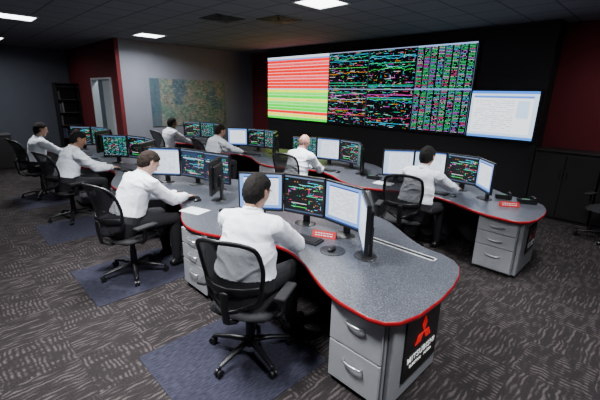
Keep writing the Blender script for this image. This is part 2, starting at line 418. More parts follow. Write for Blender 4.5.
# ------------------------------------------------------------------ desks
CY=[1.25,3.3,5.5,7.75,10.0]; SY=[2.27,4.40,6.70,8.92]
def interp(y,vals_c,vals_s):
    kn=sorted([(c,v) for c,v in zip(CY,vals_c)]+[(s,v) for s,v in zip(SY,vals_s)])
    if y<=kn[0][0]: return kn[0][1]
    for (a,va),(b,vb) in zip(kn,kn[1:]):
        if y<=b:
            t=(y-a)/(b-a); t=.5-.5*math.cos(math.pi*t); return va+(vb-va)*t
    return kn[-1][1]
def outline(slim=0.0):
    pts=[(1.752,1.26),(1.746,1.10),(1.775,1.01),(1.85,.945),(2.02,.90),(2.31,.89),(2.55,.91),(2.75,.95),(2.90,1.01),(2.99,1.10),(3.04,1.22)]
    y=1.35
    while y<9.85:
        pts.append((interp(y,[3.04,3.0,3.0,3.0,3.0],[3.5]*4),y)); y+=.08
    if slim:
        pts=[(x-slim*max(0,min(1,(2.4-yy)/1.0))*max(0,min(1,(x-2.2)/.6)),yy) for x,yy in pts]
    pts+=[(2.98,9.95),(2.9,10.15),(2.7,10.28),(2.4,10.32),(2.1,10.3),(1.85,10.2),(1.74,10.05)]
    y=9.9
    while y>1.32:
        pts.append((interp(y,[1.752,1.70,1.70,1.70,1.72],[2.08]*4),y)); y-=.08
    return pts
def worktop(dx,label,slim=0.0):
    r=empty('worktop',(dx+2.4,5.6,0),0,label,'desk','console desks')
    P=[(x-2.4,y-5.6) for x,y in outline(slim)]; n=len(P)
    bm=bmesh.new(); t=[bm.verts.new((x,y,DESK)) for x,y in P]; b=[bm.verts.new((x,y,DESK-.035)) for x,y in P]
    f=bm.faces.new(t); g=bm.faces.new(b[::-1])
    for i in range(n): bm.faces.new((t[i],b[i],b[(i+1)%n],t[(i+1)%n]))
    bmesh.ops.recalc_face_normals(bm,faces=bm.faces[:]); bmesh.ops.triangulate(bm,faces=[f,g]); finish('top',bm,M_top,parent=r)
    bm=bmesh.new(); prof=[(0.001,-.034),(.006,-.030),(.008,-.018),(.006,-.003),(0.001,.0008)]
    rings=[]
    for i in range(n):
        a=Vector(P[i-1]); c=Vector(P[(i+1)%n]); d=(c-a).normalized(); nn=Vector((d.y,-d.x))
        rings.append([bm.verts.new((P[i][0]+nn.x*o,P[i][1]+nn.y*o,DESK+z)) for o,z in prof])
    for i in range(n):
        for j in range(len(prof)-1):
            bm.faces.new((rings[i][j],rings[(i+1)%n][j],rings[(i+1)%n][j+1],rings[i][j+1]))
    bmesh.ops.recalc_face_normals(bm,faces=bm.faces[:]); o=finish('edge_trim',bm,M_trim,parent=r,smooth=True); o['label']='red edge band'
worktop(0,'long wavy grey speckled console worktop with red edge band')
worktop(DX2,'long wavy grey speckled console worktop with red edge band',.13)

def pedestal(x,y,depth,wid=.46,nd=2):
    H=DESK-.036
    r=empty('drawer_pedestal',(x+depth/2,y,0),0,'light grey %s-drawer pedestal with steel handles under worktop'%('two' if nd==2 else 'three'),'cabinet','drawer pedestals')
    box('body',(depth-.02,wid,H-.03),(.01,0,.03+(H-.03)/2),M_grey,r,.004)
    box('plinth',(depth-.06,wid-.04,.03),(.02,0,.015),M_panel,r)
    fr=(.5,.5) if nd==2 else (.46,.27,.27)
    z0=.045; tot=H-.06
    for k in range(nd):
        h=tot*fr[k]
        d=box('drawer',(.02,wid-.02,h-.010),(-depth/2+.004,0,z0+h/2),M_greyd,r,.005); z0+=h
        bm=bmesh.new(); pts=[(0,-.08,0),(-.022,-.075,0),(-.03,-.04,0),(-.032,0,0),(-.03,.04,0),(-.022,.075,0),(0,.08,0)]
        tube(bm,pts,[.007]*7,(0,0,1),n=8); finish('handle',bm,M_handle,(-.01,0,0 if nd==3 and k>0 else h/2-.11),d,True)
for dx in (0,DX2):
    pedestal(1.82+dx,1.25,.70,.46,2 if dx==0 else 3)
    for y in CY[1:4]: pedestal(1.72+dx,y,.62,.48,3)
    pedestal(1.86+dx,9.95,.62,.46,3)
    o=wallbox('modesty_panel',2.72+dx,2.75+dx,1.2,10.1,.0,DESK-.036,M_panel); del o['kind']; tag(o,'dark grey modesty panel running under a console worktop','panel')
    bm=bmesh.new(); bm_box(bm,(.68,.045,.68),(0,0,.34),.012); o=finish('desk_end_panel',bm,M_grey,(2.20+dx,.995,.03)); tag(o,'grey desk end panel carrying a black logo sign','panel','desk end panels')
def emblem(bm,L,cx,cz):
    for a in (90,210,330):
        d=lambda ang,r:(cx+r*math.cos(math.radians(ang)),cz+r*math.sin(math.radians(ang)))
        q=[d(a,.004),d(a-30,L),d(a,L*math.sqrt(3)),d(a+30,L)]
        lo=[bm.verts.new((x,0,z)) for x,z in q]; hi=[bm.verts.new((x,-.004,z)) for x,z in q]
        bm.faces.new(hi); bm.faces.new(lo[::-1])
        for i in range(4): bm.faces.new((lo[i],lo[(i+1)%4],hi[(i+1)%4],hi[i]))
    bmesh.ops.recalc_face_normals(bm,faces=bm.faces[:])
def textmesh(name,s,size,loc,m,parent,width=None):
    cu=bpy.data.curves.new(name,'FONT'); cu.body=s; cu.size=size; cu.extrude=.0015; cu.align_x='CENTER'; cu.align_y='CENTER'; cu.offset=size*.004; cu.space_character=1.1
    t=bpy.data.objects.new(name,cu); COL.objects.link(t); bpy.context.view_layer.update()
    me=bpy.data.meshes.new_from_object(t.evaluated_get(bpy.context.evaluated_depsgraph_get())); bpy.data.objects.remove(t)
    o=bpy.data.objects.new(name,me); COL.objects.link(o); me.materials.clear(); me.materials.append(m)
    o.rotation_euler=(math.pi/2,0,0); o.location=loc; o.parent=parent
    if width:
        w=max(v.co.x for v in me.vertices)-min(v.co.x for v in me.vertices); o.scale=(width/w,1,1)
M_signblack=mat('sign_black_gloss',(0.006,0.006,0.007),0.3); M_signred=mat('emblem_red_glow',(0.8,0.01,0.01),0.35,emit=(1,.01,.01),emit_s=.3); M_signwhite=mat('letter_white_glow',(0.9,0.9,0.9),.5,emit=(1,1,1),emit_s=.35)  # slight glow added to emblem and letters, offsetting the worktop overhang's shade
for dx in (0,DX2):
    sc=1.0 if dx==0 else .68
    r=empty('logo_sign',(2.25+dx,.970,.165 if dx==0 else .27),0,'square black sign, red three-diamond emblem and white lettering','sign','desk end signs')
    box('sign_plate',(.50,.012,.50),(0,-.006,.25),M_signblack,r,.002)
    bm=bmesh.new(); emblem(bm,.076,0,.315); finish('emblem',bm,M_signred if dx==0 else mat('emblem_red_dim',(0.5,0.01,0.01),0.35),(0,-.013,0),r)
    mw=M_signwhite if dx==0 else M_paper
    textmesh('lettering','MITSUBISHI',.066,(0,-.014,.155),mw,r,.40)
    textmesh('lettering','ELECTRIC',.030,(-.08,-.014,.095),mw,r,.165)
    textmesh('lettering','POWER',.030,(.105,-.014,.095),mw,r,.115)
    r.scale=(sc,1,sc)
r=empty('cable_port',(2.87,1.54,DESK),0,'long narrow black cable slot with pale frame in a worktop','cable port')
bm=bmesh.new()
for sz,c in (((.010,.68,.006),(-.03,0,.003)),((.010,.68,.006),(.03,0,.003)),((.07,.010,.006),(0,-.335,.003)),((.07,.010,.006),(0,.335,.003))): bm_box(bm,sz,c)
finish('frame',bm,M_paper,parent=r)
bm=bmesh.new(); bm_box(bm,(.05,.656,.004),(0,0,.002)); finish('brush_strip',bm,M_blackplastic,parent=r)

# ------------------------------------------------------------------ chair
def build_chair():
    r=empty('office_chair',(0,0,0),0,'black mesh-back swivel office chair with armrests and caster base','chair','office chairs')
    bm=bmesh.new(); cyl(bm,(0,0,.11),.045,.038,.07); cyl(bm,(0,0,.27),.026,.026,.28); cyl(bm,(0,0,.2),.034,.034,.16); finish('gas_column',bm,M_chrome,parent=r,smooth=False)
    for k in range(5):
        a=math.radians(72*k+20); c,s=math.cos(a),math.sin(a)
        bm=bmesh.new(); tube(bm,[(c*.03,s*.03,.115),(c*.16,s*.16,.105),(c*.31,s*.31,.078)],[(.028,.022),(.024,.018),(.018,.012)],(-s,c,0),n=10); finish('base_leg',bm,M_blackplastic,parent=r,smooth=True)
        bm=bmesh.new()
        for q in (-1,1):
            M=Matrix.Translation((c*.325-s*q*.014,s*.325+c*q*.014,.028))@Matrix.Rotation(a,4,'Z')@Matrix.Rotation(math.pi/2,4,'X'); cyl(bm,(0,0,0),.028,.028,.018,16,M)
        cyl(bm,(c*.32,s*.32,.06),.012,.012,.035,10); finish('caster',bm,M_blackplastic,parent=r)
    bm=bmesh.new(); bm_box(bm,(.26,.18,.05),(-.02,0,.415),.012); tube(bm,[(-.1,0,.42),(-.24,0,.42),(-.33,0,.47),(-.352,0,.60),(-.355,0,.70)],[(.03,.012)]*5,(0,1,0),n=10); finish('mechanism',bm,M_blackplastic,parent=r)
    bm=bmesh.new(); N=14; top=[];bot=[]
    for i in range(N+1):
        tr=[];br=[]
        for j in range(N+1):
            u=-1+2*i/N; v=-1+2*j/N
            x=u*math.sqrt(1-v*v*.30); y=v*math.sqrt(1-u*u*.30)
            e=max(abs(u),abs(v)); edge=(1-e**6)
            z=.448+.040*edge+.008*(v*v)-(.03*max(0,u-.5)**2*4)
            tr.append(bm.verts.new((x*.245+.0,y*.26,z))); br.append(bm.verts.new((x*.235,y*.25,.437)))
        top.append(tr);bot.append(br)
    for i in range(N):
        for j in range(N):
            bm.faces.new((top[i][j],top[i+1][j],top[i+1][j+1],top[i][j+1])); bm.faces.new((bot[i][j],bot[i][j+1],bot[i+1][j+1],bot[i+1][j]))
    rim=[(i,0) for i in range(N)]+[(N,j) for j in range(N)]+[(i,N) for i in range(N,0,-1)]+[(0,j) for j in range(N,0,-1)]
    for k in range(len(rim)):
        a,b=rim[k],rim[(k+1)%len(rim)]; bm.faces.new((top[a[0]][a[1]],bot[a[0]][a[1]],bot[b[0]][b[1]],top[b[0]][b[1]]))
    bmesh.ops.recalc_face_normals(bm,faces=bm.faces[:]); finish('seat',bm,M_chair,parent=r,smooth=True)
    def bp(u,v):
        vv=2*v-1
        wsc=(1-abs(vv)**6)**(.28) if abs(vv)<1 else 0
        w=(.226-.055*max(0,.55-v)*1.2-.03*max(0,v-.6))*(.5+.5*wsc)
        z=.545+.54*v-.02*(u*u)*v+.02*(u*u)*(1-v)
        x=-.312-.105*v*v+.035*math.sin(v*math.pi)*.6+.085*u*u*(.6+.4*wsc)
        return Vector((x,u*w,z))
    bm=bmesh.new(); NU,NV=16,24; F=[]
    for i in range(NU+1):
        F.append([bm.verts.new(bp(-1+2*i/NU,j/NV)) for j in range(NV+1)])
    for i in range(NU):
        for j in range(NV):
            bm.faces.new((F[i][j],F[i+1][j],F[i+1][j+1],F[i][j+1]))
    rim=[(i,0) for i in range(NU)]+[(NU,j) for j in range(NV)]+[(i,NV) for i in range(NU,0,-1)]+[(0,j) for j in range(NV,0,-1)]
    bk=finish('backrest',bm,M_mesh,parent=r,smooth=True)
    bm=bmesh.new(); pts=[bp(-1+2*a/NU,b/NV) for a,b in rim]
    for _ in range(2): pts=[(pts[i-1]+pts[i]*2+pts[(i+1)%len(pts)])/4 for i in range(len(pts))]
    pts.append(pts[0].copy())
    tube(bm,pts,[(.013,.017)]*len(pts),(1,0,0),n=8,cap=False); finish('back_frame',bm,M_blackplastic,parent=bk,smooth=True)
    bm=bmesh.new(); tube(bm,[bp(u,.28)+Vector((-.014,0,0)) for u in (-.94,-.5,0,.5,.94)],[(.03,.010)]*5,(0,0,1),n=8); finish('lumbar_bar',bm,M_blackplastic,parent=bk,smooth=True)
    for s in (-1,1):
        bm=bmesh.new(); tube(bm,[(-.06,s*.15,.43),(-.06,s*.27,.435),(-.06,s*.30,.47),(-.05,s*.305,.60)],[(.028,.012)]*4,(1,0,0),n=10)
        a=finish('armrest',bm,M_blackplastic,parent=r,smooth=True)
        bm=bmesh.new(); bm_box(bm,(.25,.08,.03),(-.04,s*.305,.615),.012,seg=3); finish('arm_pad',bm,M_chair,parent=a,smooth=True)
    return r
CH=build_chair()

# ------------------------------------------------------------------ monitor etc
def build_monitor():
    r=empty('monitor',(0,0,0),0,'black flat desktop monitor with a lit screen on a console desk','monitor','desk monitors')
    zc=.322
    bm=bmesh.new(); bm_box(bm,(.035,.49,.43),(0,0,zc),.006); bm_box(bm,(.04,.36,.30),(-.033,0,zc),.014); finish('housing',bm,M_bezel,parent=r)
    s=bpy.data.objects.new('screen',SCRM[0]); COL.objects.link(s); s.parent=r; s.location=(.0187,0,zc+.004)
    bm=bmesh.new(); bm_box(bm,(.03,.08,.27),(-.068,0,.15),.008); bm_box(bm,(.04,.08,.06),(-.055,0,.3),.006); finish('stand_neck',bm,M_bezel,parent=r)
    bm=bmesh.new(); vs=ellip(bm,(-.03,0,.0),(.10,.12,.016))
    for v in vs: v.co.z=max(v.co.z,0.0)
    finish('stand_base',bm,M_blackplastic,parent=r,smooth=True)
    return r
MON=build_monitor()
def build_keyboard():
    r=empty('keyboard',(0,0,0),0,'black computer keyboard lying on a console desk','keyboard','keyboards')
    bm=bmesh.new(); bm_box(bm,(.16,.44,.018),(0,0,.009),.005); finish('keyboard_base',bm,M_blackplastic,parent=r)
    bm=bmesh.new()
    for i in range(5):
        for j in range(15): bm_box(bm,(.021,.021,.008),(-.05+.026*i,-.18+.026*j,.021))
    finish('keycaps',bm,mat('keycap_dark',(0.03,0.03,0.033),.5),parent=r)
    return r
KB=build_keyboard()
def build_mouse():
    r=empty('computer_mouse',(0,0,0),0,'small black computer mouse on a console desk','mouse','computer mice')
    bm=bmesh.new(); vs=ellip(bm,(0,0,.004),(.055,.03,.032))
    for v in vs: v.co.z=max(v.co.z,0)
    finish('mouse_shell',bm,M_blackplastic,parent=r,smooth=True)
    bm=bmesh.new(); cyl(bm,(0,0,0),.009,.009,.008,12,Matrix.Translation((.025,0,.030))@Matrix.Rotation(math.pi/2,4,'X')); finish('scroll_wheel',bm,M_silver,parent=r)
    return r
MS=build_mouse()
def build_phone():
    r=empty('desk_phone',(0,0,0),0,'black desk telephone with handset and small display on desk','telephone','desk phones')
    bm=bmesh.new(); vs=bmesh.ops.create_cube(bm,size=1,matrix=Matrix.Translation((0,0,.03))@Matrix.Diagonal((.22,.2,.06,1)))['verts']
    for v in vs:
        if v.co.z>.03 and v.co.x<0: v.co.z=.022
    bmesh.ops.bevel(bm,geom=bm.edges[:],offset=.006,segments=2,affect='EDGES'); finish('phone_body',bm,M_blackplastic,parent=r)
    bm=bmesh.new(); tube(bm,[(-.09,.07,.055),(-.05,.07,.072),(.05,.07,.088),(.09,.07,.08)],[(.024,.015),(.016,.01),(.016,.01),(.024,.015)],(0,1,0),n=12); finish('handset',bm,M_bezel,parent=r,smooth=True)
    Mp=Matrix.Translation((0,0,.044))@Matrix.Rotation(-math.atan2(.038,.22),4,'Y')
    bm=bmesh.new(); bm_box(bm,(.04,.09,.006),(.06,-.03,.002),M=Mp); finish('display',bm,mat('phone_display',(.1,.16,.12),.3,emit=(.25,.6,.4),emit_s=.4),parent=r)
    bm=bmesh.new()
    for i in range(4):
        for j in range(3): bm_box(bm,(.014,.02,.006),(.01-.024*i,-.06+.03*j,.002),.002,M=Mp)
    finish('keypad',bm,M_silver,parent=r)
    return r
PH=build_phone()
def place_mon(x,y,nx,ny,var):
    o=copy_tree(MON,(x,y,DESK+.001),math.atan2(ny,nx))
    for c in o.children:
        if c.name.startswith('screen'): c.data=SCRM[var]
    o['label']=['black monitor showing a dark network diagram','black monitor showing a green data table','black monitor showing a white document window','black monitor showing a half white, half dark view','black monitor with a blue desktop and white window','black monitor showing a dark blue control display'][var]+' on desk'
    return o
ROWVAR={(0,0):(4,0,4,2),(0,1):(2,5,5,0),(0,2):(1,0,0,1),(0,3):(0,1,0,2),(1,0):(2,2,0,4),(1,1):(1,2,0,1),(1,2):(4,0,1,5),(1,3):(0,1,0,0)}
for row,dx in ((0,0),(1,DX2)):
    for si,ys in enumerate(SY):
        v=ROWVAR[(row,si)]
        X=2.08+dx; ym=ys+(.20 if (row,si)==(0,1) else 0)
        place_mon(X+.33,ym+.745,-.75,-.66,v[0]); place_mon(X+.585,ym+.33,-.96,-.28,v[1])
        if (row,si)==(0,1): place_mon(X+.68,ym-.16,-.95,-.25,v[2])
        else: place_mon(X+.63,ym-.165,-.995,.08,v[2])
        place_mon(X+.39,ym-.585,-.66,.75,v[3])
        if (row,si)==(0,0): copy_tree(KB,(X+.27,ys+.06,DESK+.001),math.radians(12))
        else: copy_tree(KB,(X+.17,ys+.04,DESK+.001),math.radians(5))
        if (row,si)!=(0,0): copy_tree(MS,(X+.17,ys-.28,DESK+.001),math.radians(-5))
pad=bmesh.new(); cyl(pad,(0,0,.002),.115,.115,.004,36); o=finish('mouse_pad',pad,M_blackplastic,(2.36,1.93,DESK+.001)); tag(o,'round black mouse pad lying on a grey console desk','mouse pad')
copy_tree(MS,(2.36,1.94,DESK+.006),math.radians(10))
for x,y,a in ((2.30,3.42,.2),(2.1,5.6,0),(2.1,7.8,0),(5.60,1.50,.35),(5.58,1.20,.5),(5.2,3.42,.3),(5.0,5.6,0),(5.0,7.8,0)):
    copy_tree(PH,(x,y,DESK+.001),math.pi+a)
def plate(x,y,yaw):
    r=empty('name_plate',(x,y,DESK+.001),yaw,'small red tent name plate with white marks standing on a desk','name plate','name plates')
    bm=bmesh.new(); w=.12
    v=[bm.verts.new(p) for p in ((.03,-w,0),(.03,w,0),(0,w,.065),(0,-w,.065),(-.03,-w,0),(-.03,w,0))]
    bm.faces.new((v[0],v[1],v[2],v[3])); bm.faces.new((v[3],v[2],v[5],v[4])); bm.faces.new((v[0],v[3],v[4])); bm.faces.new((v[1],v[5],v[2])); bm.faces.new((v[0],v[4],v[5],v[1]))
    finish('plate_body',bm,M_redplate,parent=r)
    a=math.atan2(.03,.065)
    bm=bmesh.new(); rr=random.Random(3)
    for zc in (.012,-.010):
        x=-.09
        while x<.08:
            L=rr.uniform(.012,.03); bm_box(bm,(.001,L,.008),(0,x+L/2,zc)); x+=L+.008
    finish('white_marks',bm,M_paper,(.0165,0,.032),r,rot=(0,-a,0))
plate(2.55,2.20,math.pi+.45); plate(2.34+DX2,1.30,math.pi+.6)
def sheet(x,y,yaw,z=DESK+.001,w=.21,l=.297,name='paper_sheet',lab='white printed paper sheet lying on a console desk',m=M_paper):
    o=box(name,(w,l,.002),(x,y,z+.001),m,rot=(0,0,yaw)); tag(o,lab,'paper','loose papers'); return o
sheet(2.02,3.78,.3); sheet(5.0,3.1,.2); sheet(1.95,5.25,.1)
bm=bmesh.new(); w=.08
v=[bm.verts.new(p) for p in ((.03,-w,0),(.03,w,0),(0,w,.10),(0,-w,.10),(-.03,-w,0),(-.03,w,0))]
bm.faces.new((v[0],v[1],v[2],v[3])); bm.faces.new((v[3],v[2],v[5],v[4])); bm.faces.new((v[0],v[3],v[4])); bm.faces.new((v[1],v[5],v[2]))
o=finish('desk_card',bm,M_paper,(2.08,3.22,DESK+.001),rot=(0,0,math.radians(220))); tag(o,'white folded desk card standing on a console desk','card')

# ------------------------------------------------------------------ people
def make_person(label,loc,yaw,lean=15,hunch=12,tilt=0,hyaw=0,hpitch=10,wL=(.52,.12,.73),wR=(.52,-.12,.73),hairc=(0.02,0.014,0.01),skinc=(0.48,0.27,0.19),bald=False,scale=1.09,girth=1.0,poleL=(-.4,.7,-.6),poleR=(-.4,-.7,-.6)):
    V=Vector; rad=math.radians
    hip=V((-.07,0,.595)); T=[]; p=hip.copy(); ds=.02; s=0
    def dirr(s):
        A=rad(lean+hunch*max(0,s)/.5*1.0); return V((math.sin(A),math.sin(rad(tilt)),math.cos(A))).normalized()
    tab=[(0,hip.copy())]
    while s<.62:
        p=p+dirr(s)*ds; s+=ds; tab.append((s,p.copy()))
    def sp(s,f=0):
        if s<=0: q=hip+dirr(0)*s
        else:
            i=min(int(s/ds),len(tab)-2); t=(s-tab[i][0])/ds; q=tab[i][1].lerp(tab[i+1][1],t)
        if f:
            d=dirr(s); fw=V((d.z,0,-d.x)); q=q+fw*f
        return q
    g=girth
    bm=bmesh.new(); Y=(0,1,0)
    st=[(-.08,.165,.125,0),(0,.182*g,.135*g,0),(.08,.176*g,.136*g,.008),(.16,.166*g,.130*g,.012),(.24,.168*g,.128*g,.008),(.32,.178,.128,.0),(.38,.182,.122,-.008),(.43,.168,.102,-.010),(.465,.120,.080,-.010),(.49,.078,.064,-.006)]
    tube(bm,[sp(a,f) for a,_,_,f in st],[(w,d) for _,w,d,_ in st],Y,n=24)
    sh={}
    segs=[]
    for sd in (1,-1):
        sh[sd]=sp(.415)+V((0.015,sd*.188,0))
        tube(bm,[sp(.43)+V((0,sd*.06,0)),sh[sd]+V((0,-sd*.03,.012))],[(.066,.075),(.060,.064)],(1,0,0),n=14)
        ellip(bm,sh[sd],(.066,.062,.068))
    nb=sp(.45,-.006); dn=dirr(.5); nd=(dn*.55+V((.10,0,1))*.45).normalized(); nt=nb+nd*.12
    hm=Matrix.Rotation(rad(hyaw),4,'Z')@Matrix.Rotation(rad(hpitch),4,'Y')
    hc=nt+nd*.055+hm.to_3x3()@V((.022,0,0.012))
    tube(bm,[nb,nt+nd*.03],[(.062,.064),(.057,.060)],Y,n=16)
    HM=Matrix.Translation(hc)@hm@Matrix.Scale(1.05,4)
    vs=ellip(bm,(0,0,.015),(.100,.078,.108),M=HM,u=28,v=20)
    tube(bm,[HM@V((-.01,0,-.02)),HM@V((.045,0,-.055)),HM@V((.068,0,-.085))],[(.066,.06),(.052,.045),(.026,.022)],Y,n=16)
    tube(bm,[HM@V((.05,0,.05)),HM@V((.06,0,-.02)),HM@V((.056,0,-.07))],[(.055,.04),(.052,.038),(.032,.032)],Y,n=16)
    tube(bm,[HM@V((.096,0,.018)),HM@V((.108,0,-.008)),HM@V((.112,0,-.022))],[(.008,.008),(.010,.010),(.015,.011)],Y,n=10)
    tube(bm,[HM@V((.088,-.034,.032)),HM@V((.097,0,.030)),HM@V((.088,.034,.032))],[.010,.010,.010],(0,0,1),n=8)
    tube(bm,[HM@V((.086,-.02,-.052)),HM@V((.094,0,-.050)),HM@V((.086,.02,-.052))],[.008,.010,.008],(0,0,1),n=8)
    for sd in (1,-1):
        tube(bm,[HM@V((-.012,sd*.082,.022)),HM@V((-.010,sd*.084,0)),HM@V((.0,sd*.080,-.026))],[(.018,.008),(.017,.009),(.009,.007)],HM.to_3x3()@V((1,-sd*.3,0)),n=10)
    L1,L2=.30,.265; W={};E={};F={}
    for sd,w,pole in ((1,wL,poleL),(-1,wR,poleR)):
        S=sh[sd]; w=V(w); d=w-S; D=d.length; mx=L1+L2-.008
        if D>mx: w=S+d*(mx/D); D=mx
        u=(w-S).normalized(); a=(L1*L1-L2*L2+D*D)/(2*D); h=math.sqrt(max(0,L1*L1-a*a)); pl=V(pole); pl=(pl-u*pl.dot(u)).normalized()
        e=S+u*a+pl*h; W[sd]=w;E[sd]=e
        tube(bm,[S,S.lerp(e,.4),e],[.066,.060,.052],(0,0,1) if abs(u.z)<.8 else (1,0,0),n=14)
        tube(bm,[e,e.lerp(w,.35),w],[.052,.049,(.034,.030)],(0,0,1) if abs(u.z)<.8 else (1,0,0),n=14)
        fa=(w-e).normalized(); f=V((fa.x,fa.y*.6,max(-.25,fa.z*.25)-.02)).normalized(); f=(f+fa*.2).normalized(); f.z=max(f.z,-.10); f.normalize(); F[sd]=f
        th=V((0,-sd,0)); th=(th-f*th.dot(f)).normalized(); nn=th.cross(f); 
        if nn.z<0: nn=-nn
        tube(bm,[w,w+f*.04,w+f*.085],[(.030,.022),(.040,.016),(.041,.013)],th,n=14)
        for k,(off,ln) in enumerate(((.034,.066),(.0115,.074),(-.0115,.069),(-.034,.054))):
            q=w+f*.088+th*off; sprd=off*1.6; ang=.18; pts=[q-f*.012]; 
            pts.append(q)
            for fr in (.45,.3,.25):
                dd=(f*math.cos(ang)-nn*math.sin(ang)+th*sprd).normalized(); q=q+dd*ln*fr; pts.append(q); ang+=.3
            tube(bm,pts,[.0088,.0088,.0085,.008,.0072],th,n=8)
        q=w+f*.022+th*.026-nn*.004; d1=(f*.75+th*.62-nn*.15).normalized(); d2=(f*.92+th*.3-nn*.2).normalized()
        tube(bm,[q,q+d1*.045,q+d1*.045+d2*.03],[.0135,.0105,.009],nn,n=8)
        segs+=[('shirt',S,e,.055),('shirt',e,w,.035),('skin',w+f*.0,w+f*.16,.03)]
        segs.append(('shirt',sp(.42),S,.07))
    for sd in (1,-1):
        hj=hip+V((.03,sd*.095,-.015)); kn=V((.40,sd*.15,.535)); an=V((.42+.04*sd,sd*.16,.10)); to=an+V((.155,sd*.02,-.062)); he=an+V((-.045,0,-.055))
        tube(bm,[hj,hj.lerp(kn,.5),kn],[(.090,.088),(.080,.078),(.062,.060)],Y,n=16)
        tube(bm,[kn,kn.lerp(an,.3),an],[.060,.058,.040],Y,n=14)
        tube(bm,[he,an+V((.04,0,-.05)),to],[(.034,.036),(.042,.040),(.038,.026)],Y,n=12)
        segs+=[('leg',hj,kn,.08),('leg',kn,an+V((0,0,.01)),.05),('shoe',an+V((-.03,0,-.045)),to,.042),]
    segs+=[('leg',hip+V((0,0,-.06)),hip+V((0,0,-.01)),.16),('shirt',sp(.10),sp(.40),.14),('head',nb+nd*.07,nt,.052),('head',hc-V((0,0,.05)),hc+V((0,0,.05)),.09)]
    me=bpy.data.meshes.new('tmp'); bmesh.ops.recalc_face_normals(bm,faces=bm.faces[:]); bm.to_mesh(me); bm.free()
    o=bpy.data.objects.new('tmp',me); COL.objects.link(o)
    md=o.modifiers.new('r','REMESH'); md.mode='VOXEL'; md.voxel_size=.0062; md.adaptivity=0
    m2=o.modifiers.new('s','SMOOTH'); m2.factor=.5; m2.iterations=3
    bpy.context.view_layer.update(); dg=bpy.context.evaluated_depsgraph_get()
    bme=bpy.data.meshes.new_from_object(o.evaluated_get(dg)); bpy.data.objects.remove(o); bpy.data.meshes.remove(me)
    nv=len(bme.vertices); co=np.zeros(nv*3,dtype=np.float32); bme.vertices.foreach_get('co',co); co=co.reshape(-1,3).astype(float)
    no=np.zeros(nv*3,dtype=np.float32); bme.vertices.foreach_get('normal',no); no=no.reshape(-1,3).astype(float)
    nf=len(bme.polygons); lt=np.zeros(nf,dtype=np.int32); bme.polygons.foreach_get('loop_total',lt)
    li=np.zeros(len(bme.loops),dtype=np.int32); bme.loops.foreach_get('vertex_index',li); ls=np.concatenate([[0],np.cumsum(lt)[:-1]])
    quad=lt==4; fidx=ls[quad]; faces=np.stack([li[fidx+k] for k in range(4)],1)
    best=np.full(nv,1e9); lab=np.zeros(nv,dtype=int); names=['shirt','skin','leg','shoe','head']
    for nme,a,b,r in segs:
        a=np.array(a);b=np.array(b);ab=b-a; t=np.clip(((co-a)@ab)/max(1e-9,ab@ab),0,1); d=np.linalg.norm(co-(a+t[:,None]*ab),axis=1)-r
        m=d<best; best[m]=d[m]; lab[m]=names.index(nme)
    root=bpy.data.objects.new('person',bme); COL.objects.link(root)
    skm=mat('skin_%.2f_%.2f'%(skinc[0],skinc[1]),skinc,.55,noise_amt=.08,noise_scale=30)
    bme.materials.clear(); bme.materials.append(skm); bme.polygons.foreach_set('use_smooth',np.ones(nf,dtype=bool)); bme.polygons.foreach_set('material_index',np.zeros(nf,dtype=np.int32)); bme.update()
    def sub(name,fm,newco,m):
        f=faces[fm]; 
        if len(f)==0: return None
        used=np.unique(f); remap=np.full(nv,-1); remap[used]=np.arange(len(used)); f2=remap[f].astype(np.int32)
        me=bpy.data.meshes.new(name); me.vertices.add(len(used)); me.vertices.foreach_set('co',newco[used].astype(np.float32).ravel())
        me.loops.add(f2.size); me.loops.foreach_set('vertex_index',f2.ravel()); me.polygons.add(len(f2)); me.polygons.foreach_set('loop_start',np.arange(0,f2.size,4,dtype=np.int32))
        try: me.polygons.foreach_set('loop_total',np.full(len(f2),4,dtype=np.int32))
        except Exception: pass
        me.update(calc_edges=True); me.polygons.foreach_set('use_smooth',np.ones(len(f2),dtype=bool)); me.materials.append(m); me.update()
        c=bpy.data.objects.new(name,me); COL.objects.link(c); c.parent=root; return c
    fl=lab[faces]
    seed=loc[0]*3+loc[1]*7
    off=np.zeros(nv)
    for i in np.where((lab==0)|(lab==2))[0]:
        q=co[i]
        wq=noise.noise(Vector((q[0]*4+seed,q[1]*4,q[2]*4)))*.15
        n1=noise.noise(Vector(((q[0]+wq)*5+seed,(q[1]+wq)*5,(q[2]+wq)*10))); n2=noise.noise(Vector(((q[0]-wq)*12,q[1]*10+seed,(q[2]+wq)*20)))
        off[i]=.010+.009*(max(0,1-abs(n1)*2.2)**1.5-.3)+.002*(max(0,1-abs(n2)*2.5)-.3)
    off=np.maximum(off,.004)
    off[(lab!=0)&(lab!=2)]=.007
    sub('shirt',(fl==0).any(1)&~(fl==4).all(1),co+no*off[:,None],M_shirt)
    sub('trousers',(fl==2).all(1),co+no*np.minimum(off,.009)[:,None]*.8,M_trouser)
    for sd in (1,-1):
        sub('shoe',(fl==3).any(1)&((co[faces[:,0],1]*sd)>0),co+no*.006,M_shoe)
    inv=np.array(HM.inverted()); hl=co@inv[:3,:3].T+inv[:3,3]
    thr=np.interp(hl[:,0],[-.1,-.05,-.02,.02,.05,.075,.1],[-.085,-.078,-.035,.028,.052,.068,.074])
    if bald: thr=np.interp(hl[:,0],[-.1,-.02,.02,.1],[-.06,-.03,.02,.1])
    hv=(hl[:,2]-thr); ish=(lab==4)&(hv>0)&~((np.abs(hl[:,1])>.084)&(hl[:,2]<.035)&(hl[:,0]>-.04))
    if bald: ish&=(hl[:,2]<.035)
    hoff=np.clip(hv/.02,0.1,1)*(.012 if not bald else .0015)
